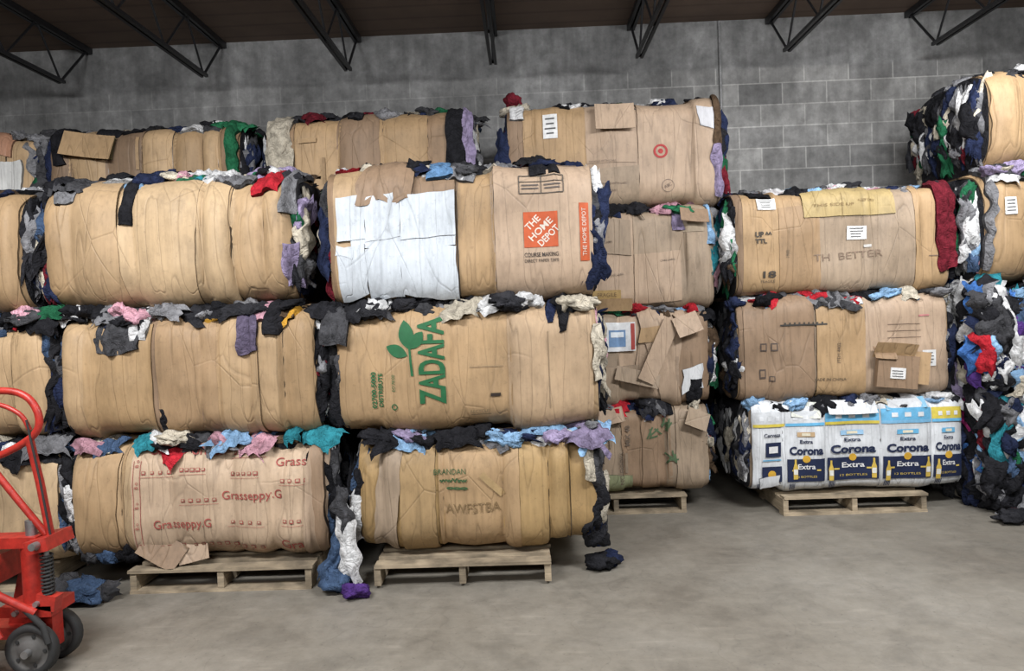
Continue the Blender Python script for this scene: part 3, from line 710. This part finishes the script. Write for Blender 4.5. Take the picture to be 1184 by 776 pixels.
b.tube([(-2.265,3.47,.30),(-2.265,3.47,.58)],.012,WIRE,ST)
hel=[(-2.265+.024*math.cos(t*.8),3.47+.024*math.sin(t*.8),.34+t*.0022) for t in range(100)]
b.tube(hel,.006,RUB,DK,6)
b.box(-2.34,-2.235,3.43,3.63,.57,.63,PAINT,RD,Matrix.Rotation(-.2,3,'Y'))
b.tube([(-2.28,3.39,.61),(-2.28,3.67,.61)],.017,WIRE,ST)
b.box(-2.31,-2.22,3.44,3.50,.30,.37,PAINT,RD,Matrix.Rotation(.2,3,'Y'))
for y in (3.30,3.74):
    b.box(-2.60,-2.50,y-.02,y+.02,.10,.52,PAINT,RD,Matrix.Rotation(.25,3,'Y'))
b.box(-2.62,-2.50,3.28,3.76,.42,.55,PAINT,RD)
b.box(-2.56,-2.32,3.48,3.58,.58,.63,PAINT,RD)
b.tube([(-2.55,3.38,.56),(-2.44,3.38,.40),(-2.30,3.42,.30)],.018,PAINT,RD)
b.tube([(-2.66,3.34,.66),(-2.54,3.36,.40),(-2.44,3.38,.20)],.018,PAINT,RD)
b.tube([(-2.34,3.41,.32),(-2.26,3.41,.24),(-2.24,3.41,.16)],.014,RUB,DK)
for (x,z) in ((-2.56,.50),(-2.40,.295),(-2.30,.335),(-2.28,.60)): b.tube([(x,3.26 if x<-2.5 else 3.42,z),(x,3.30 if x<-2.5 else 3.46,z)],.013,WIRE,ST,6)
for y in (3.29,3.75):
    b.box(-3.75,-2.5,y-.08,y+.08,.07,.13,PAINT,RD)
    b.tube([(-3.6,y-.05,.04),(-3.6,y+.05,.04)],.04,RUB,DK,16)
    b.tube([(-3.6,y,.04),(-3.6,y,.1)],.02,WIRE,ST)
def smooth(pts,closed,k=6):
    P=[Vector(p) for p in pts]; o=[]; L=len(P)
    for i in range(L if closed else L-1):
        p0=P[(i-1)%L] if closed or i>0 else P[i]; p1=P[i]; p2=P[(i+1)%L]; p3=P[(i+2)%L] if closed or i<L-2 else P[(i+1)%L]
        for j in range(k):
            t=j/k; o.append(.5*((2*p1)+(p2-p0)*t+(2*p0-5*p1+4*p2-p3)*t*t+(3*p1-p0-3*p2+p3)*t**3))
    if not closed: o.append(P[-1])
    return o
loop=[(-2.75,3.5,1.27),(-2.58,3.5,1.31),(-2.42,3.5,1.315),(-2.33,3.5,1.28),(-2.285,3.5,1.20),(-2.30,3.5,1.12),(-2.40,3.5,1.05),(-2.55,3.5,1.0),(-2.70,3.5,1.03),(-2.79,3.5,1.15)]
b.tube(smooth(loop,True),.017,PAINT,RD,12,closed=True)
b.tube(smooth([(-2.72,3.49,1.24),(-2.5,3.49,1.26),(-2.37,3.49,1.21),(-2.33,3.5,1.13)],False),.011,PAINT,RD)
b.tube([(-2.335,3.5,1.09),(-2.31,3.52,.88),(-2.28,YC,.62)],.019,PAINT,RD,14)
b.tube([(-2.55,3.5,1.0),(-2.42,3.52,.80),(-2.30,YC,.63)],.016,PAINT,RD,14)
b.tube([(-2.55,3.47,1.26),(-2.50,3.45,1.19),(-2.46,3.46,1.13)],.007,RUB,DK)
b.tube([(-2.33,3.48,1.18),(-2.29,3.49,.9),(-2.26,3.5,.62)],.005,RUB,DK)
b.shift(0,-.12,0)
b.emit('pallet_jack')

# ============================ ROOM
YW=7.2; ZC=4.3; XL,XR,YB=-9.0,8.0,-7.0
def room_box(name,x0,x1,y0,y1,z0,z1,mat):
    me=bpy.data.meshes.new(name); bm=bmesh.new(); bmesh.ops.create_cube(bm,size=1)
    for v in bm.verts: v.co=Vector((v.co.x*(x1-x0),v.co.y*(y1-y0),v.co.z*(z1-z0)))
    bm.to_mesh(me); bm.free(); me.materials.append(mat)
    o=bpy.data.objects.new(name,me); o.location=((x0+x1)/2,(y0+y1)/2,(z0+z1)/2)
    bpy.context.scene.collection.objects.link(o); return o
def wall_mat(swap=False):
    m,nt,b=mat_base('block_wall_side' if swap else 'block_wall')
    g=nt.nodes.new('ShaderNodeNewGeometry'); s=nt.nodes.new('ShaderNodeSeparateXYZ'); nt.links.new(g.outputs['Position'],s.inputs[0])
    c=nt.nodes.new('ShaderNodeCombineXYZ'); nt.links.new(s.outputs[1 if swap else 0],c.inputs[0]); nt.links.new(s.outputs[2],c.inputs[1])
    br=nt.nodes.new('ShaderNodeTexBrick'); nt.links.new(c.outputs[0],br.inputs['Vector'])
    br.inputs['Scale'].default_value=1; br.inputs['Brick Width'].default_value=.42; br.inputs['Row Height'].default_value=.205
    br.inputs['Mortar Size'].default_value=.007; br.inputs['Mortar Smooth'].default_value=.4
    br.inputs['Color1'].default_value=(.15,.149,.146,1); br.inputs['Color2'].default_value=(.25,.247,.238,1); br.inputs['Mortar'].default_value=(.34,.335,.32,1)
    mr=nt.nodes.new('ShaderNodeMapRange'); mr.inputs[1].default_value=3.82; mr.inputs[2].default_value=3.86; nt.links.new(s.outputs[2],mr.inputs[0])
    mx=nt.nodes.new('ShaderNodeMapRange'); mx.inputs[1].default_value=1.6; mx.inputs[2].default_value=.6; mx.inputs[4].default_value=.6; nt.links.new(s.outputs[0],mx.inputs[0])
    ma=nt.nodes.new('ShaderNodeMath'); ma.operation='MAXIMUM'; nt.links.new(mr.outputs[0],ma.inputs[0]); nt.links.new(mx.outputs[0],ma.inputs[1])
    mi=nt.nodes.new('ShaderNodeMix'); mi.data_type='RGBA'; nt.links.new(ma.outputs[0],mi.inputs[0]); nt.links.new(br.outputs[0],mi.inputs[6]); mi.inputs[7].default_value=(.215,.215,.212,1)
    p=pos_vec(nt); col=mul(nt,mi.outputs[2],ramp(nt,tex_noise(nt,p,1.3,8,.7),[(.3,.55),(.5,.95),(.70,1.6)]))
    col=mul(nt,col,ramp(nt,tex_noise(nt,pos_vec(nt,(4,4,.5)),2,5,.6),[(.35,.8),(.7,1.2)]))
    col=mul(nt,col,ramp(nt,tex_noise(nt,p,9,6,.7),[(.35,.8),(.65,1.2)]))
    nt.links.new(col,b.inputs['Base Color']); b.inputs['Roughness'].default_value=.9
    a=bump(nt,b,br.outputs['Fac'],-.25,.008) ; bump(nt,b,tex_noise(nt,p,30,5,.6),.35,.008,a)
    return m
def floor_mat():
    m,nt,b=mat_base('concrete_floor'); p=pos_vec(nt)
    base=ramp(nt,tex_noise(nt,p,.8,8,.68,.4),[(.3,(.155,.138,.113)),(.5,(.205,.187,.156)),(.72,(.25,.232,.20))])
    c=mul(nt,base,ramp(nt,tex_noise(nt,p,11,6,.75),[(.3,.82),(.65,1.08)]))
    c=mul(nt,c,ramp(nt,tex_noise(nt,p,2.5,6,.7,.5),[(.36,.82),(.5,1.0),(.7,1.08)]))
    c=mul(nt,c,ramp(nt,tex_noise(nt,p,40,2,.5),[(.28,.6),(.34,1.0)]),.6)
    # long light scuffs left by trucks
    sc=tex_noise(nt,pos_vec(nt,(1.2,9,1)),2.2,3,.6,.3); c=mul(nt,c,ramp(nt,sc,[(.60,1.0),(.66,1.16)]),.7)
    vr=tex_noise(nt,p,1.6,2,.5); c=mul(nt,c,ramp(nt,vr,[(.498,1.0),(.5,.6),(.502,1.0)]),.3)
    nt.links.new(c,b.inputs['Base Color'])
    r=nt.nodes.new('ShaderNodeMapRange'); r.inputs[3].default_value=.36; r.inputs[4].default_value=.62
    nt.links.new(tex_noise(nt,p,2,5),r.inputs[0]); nt.links.new(r.outputs[0],b.inputs['Roughness'])
    bump(nt,b,tex_noise(nt,p,25,5,.7),.12,.004); return m
def ceil_mat():
    m,nt,b=mat_base('roof_deck'); w=nt.nodes.new('ShaderNodeTexWave'); w.bands_direction='Y'; w.inputs['Scale'].default_value=1.2; w.inputs['Distortion'].default_value=0
    p=pos_vec(nt); nt.links.new(p,w.inputs['Vector'])
    c=mul(nt,(.175,.12,.088),ramp(nt,w.outputs[0],[(.0,.8),(.1,1.0)])); c=mul(nt,c,ramp(nt,tex_noise(nt,p,1.5,5),[(.3,.75),(.7,1.15)]))
    nt.links.new(c,b.inputs['Base Color']); b.inputs['Roughness'].default_value=.8; return m
wm=wall_mat(); ws=wall_mat(True)
room_box('floor',XL,XR,YB,YW,-.1,0,floor_mat())
room_box('ceiling',XL,XR,YB,YW,ZC,ZC+.1,ceil_mat())
room_box('wall_back',XL,XR,YW,YW+.2,0,ZC,wm)
room_box('wall_front',XL,XR,YB-.2,YB,0,ZC,wm)
room_box('wall_left',XL-.2,XL,YB,YW,0,ZC,ws); room_box('wall_right',XR,XR+.2,YB,YW,0,ZC,ws)
BK=(.018,.018,.02)
for k in range(-3,10):
    X=-4.16+1.313*k
    if X<XL+.2 or X>XR-.2: continue
    b=Builder(); zb=3.84; zt=ZC-.03
    for dx in (-.022,.022):
        b.box(X+dx-.014,X+dx+.014,YB+.1,YW-.01,zt-.03,zt+.025,PAINT,BK)
        b.box(X+dx-.013,X+dx+.013,YB+.4,6.74,zb-.016,zb+.012,PAINT,BK)
    y=6.72; up=True
    b.tube([(X,y,zb),(X,YW-.06,zt-.02)],.012,PAINT,BK,8)
    while y>YB+1.0:
        y2=y-(.30 if up else .42); a=zb if up else zt; c=zt if up else zb
        b.tube([(X,y,a),(X,y2,c)],.010,PAINT,BK,6); y=y2; up=not up
    b.emit('roof_joist',flat=True)
b=Builder(); b.tube([(1.93,YW-.02,0.0),(1.93,YW-.02,ZC-.01)],.012,PAINT,(.3,.3,.3),8); b.emit('wall_conduit')

# ============================ LIGHTS
def area(x,y,z,sx,sy,e,tx,ty,tz,col=(.98,.985,1)):
    l=bpy.data.lights.new('ceiling_lamp','AREA'); l.shape='RECTANGLE'; l.size=sx; l.size_y=sy; l.energy=e; l.color=col
    o=bpy.data.objects.new('ceiling_lamp',l); o.location=(x,y,z)
    o.rotation_euler=(Vector((tx,ty,tz))-Vector((x,y,z))).to_track_quat('-Z','Y').to_euler()
    bpy.context.scene.collection.objects.link(o)
area(-2.4,1.6,3.7,1.8,.4,205,-2.2,3.9,0)
area(2.4,2.2,3.7,1.8,.4,215,2.2,4.4,0)
area(-1.0,-2.5,3.7,3,1.5,150,-.5,3,1.2)
area(3.2,4.4,3.75,1.6,.4,50,3.0,6.0,0)
w=bpy.data.worlds.new('World'); bpy.context.scene.world=w; w.use_nodes=True
w.node_tree.nodes['Background'].inputs[0].default_value=(.5,.5,.52,1); w.node_tree.nodes['Background'].inputs[1].default_value=.15

# ============================ CAMERA
cd=bpy.data.cameras.new('camera'); cd.sensor_width=36; cd.lens=26.0; cd.clip_start=.05
cam=bpy.data.objects.new('camera',cd); bpy.context.scene.collection.objects.link(cam)
M=Matrix.Rotation(math.radians(1.2),4,'Z')@Matrix.Rotation(math.radians(90-1.88),4,'X')@Matrix.Rotation(math.radians(-2.1),4,'Z')
cam.matrix_world=Matrix.Translation((0,0,1.6))@M
bpy.context.scene.camera=cam
bpy.context.scene.view_settings.view_transform='Standard'
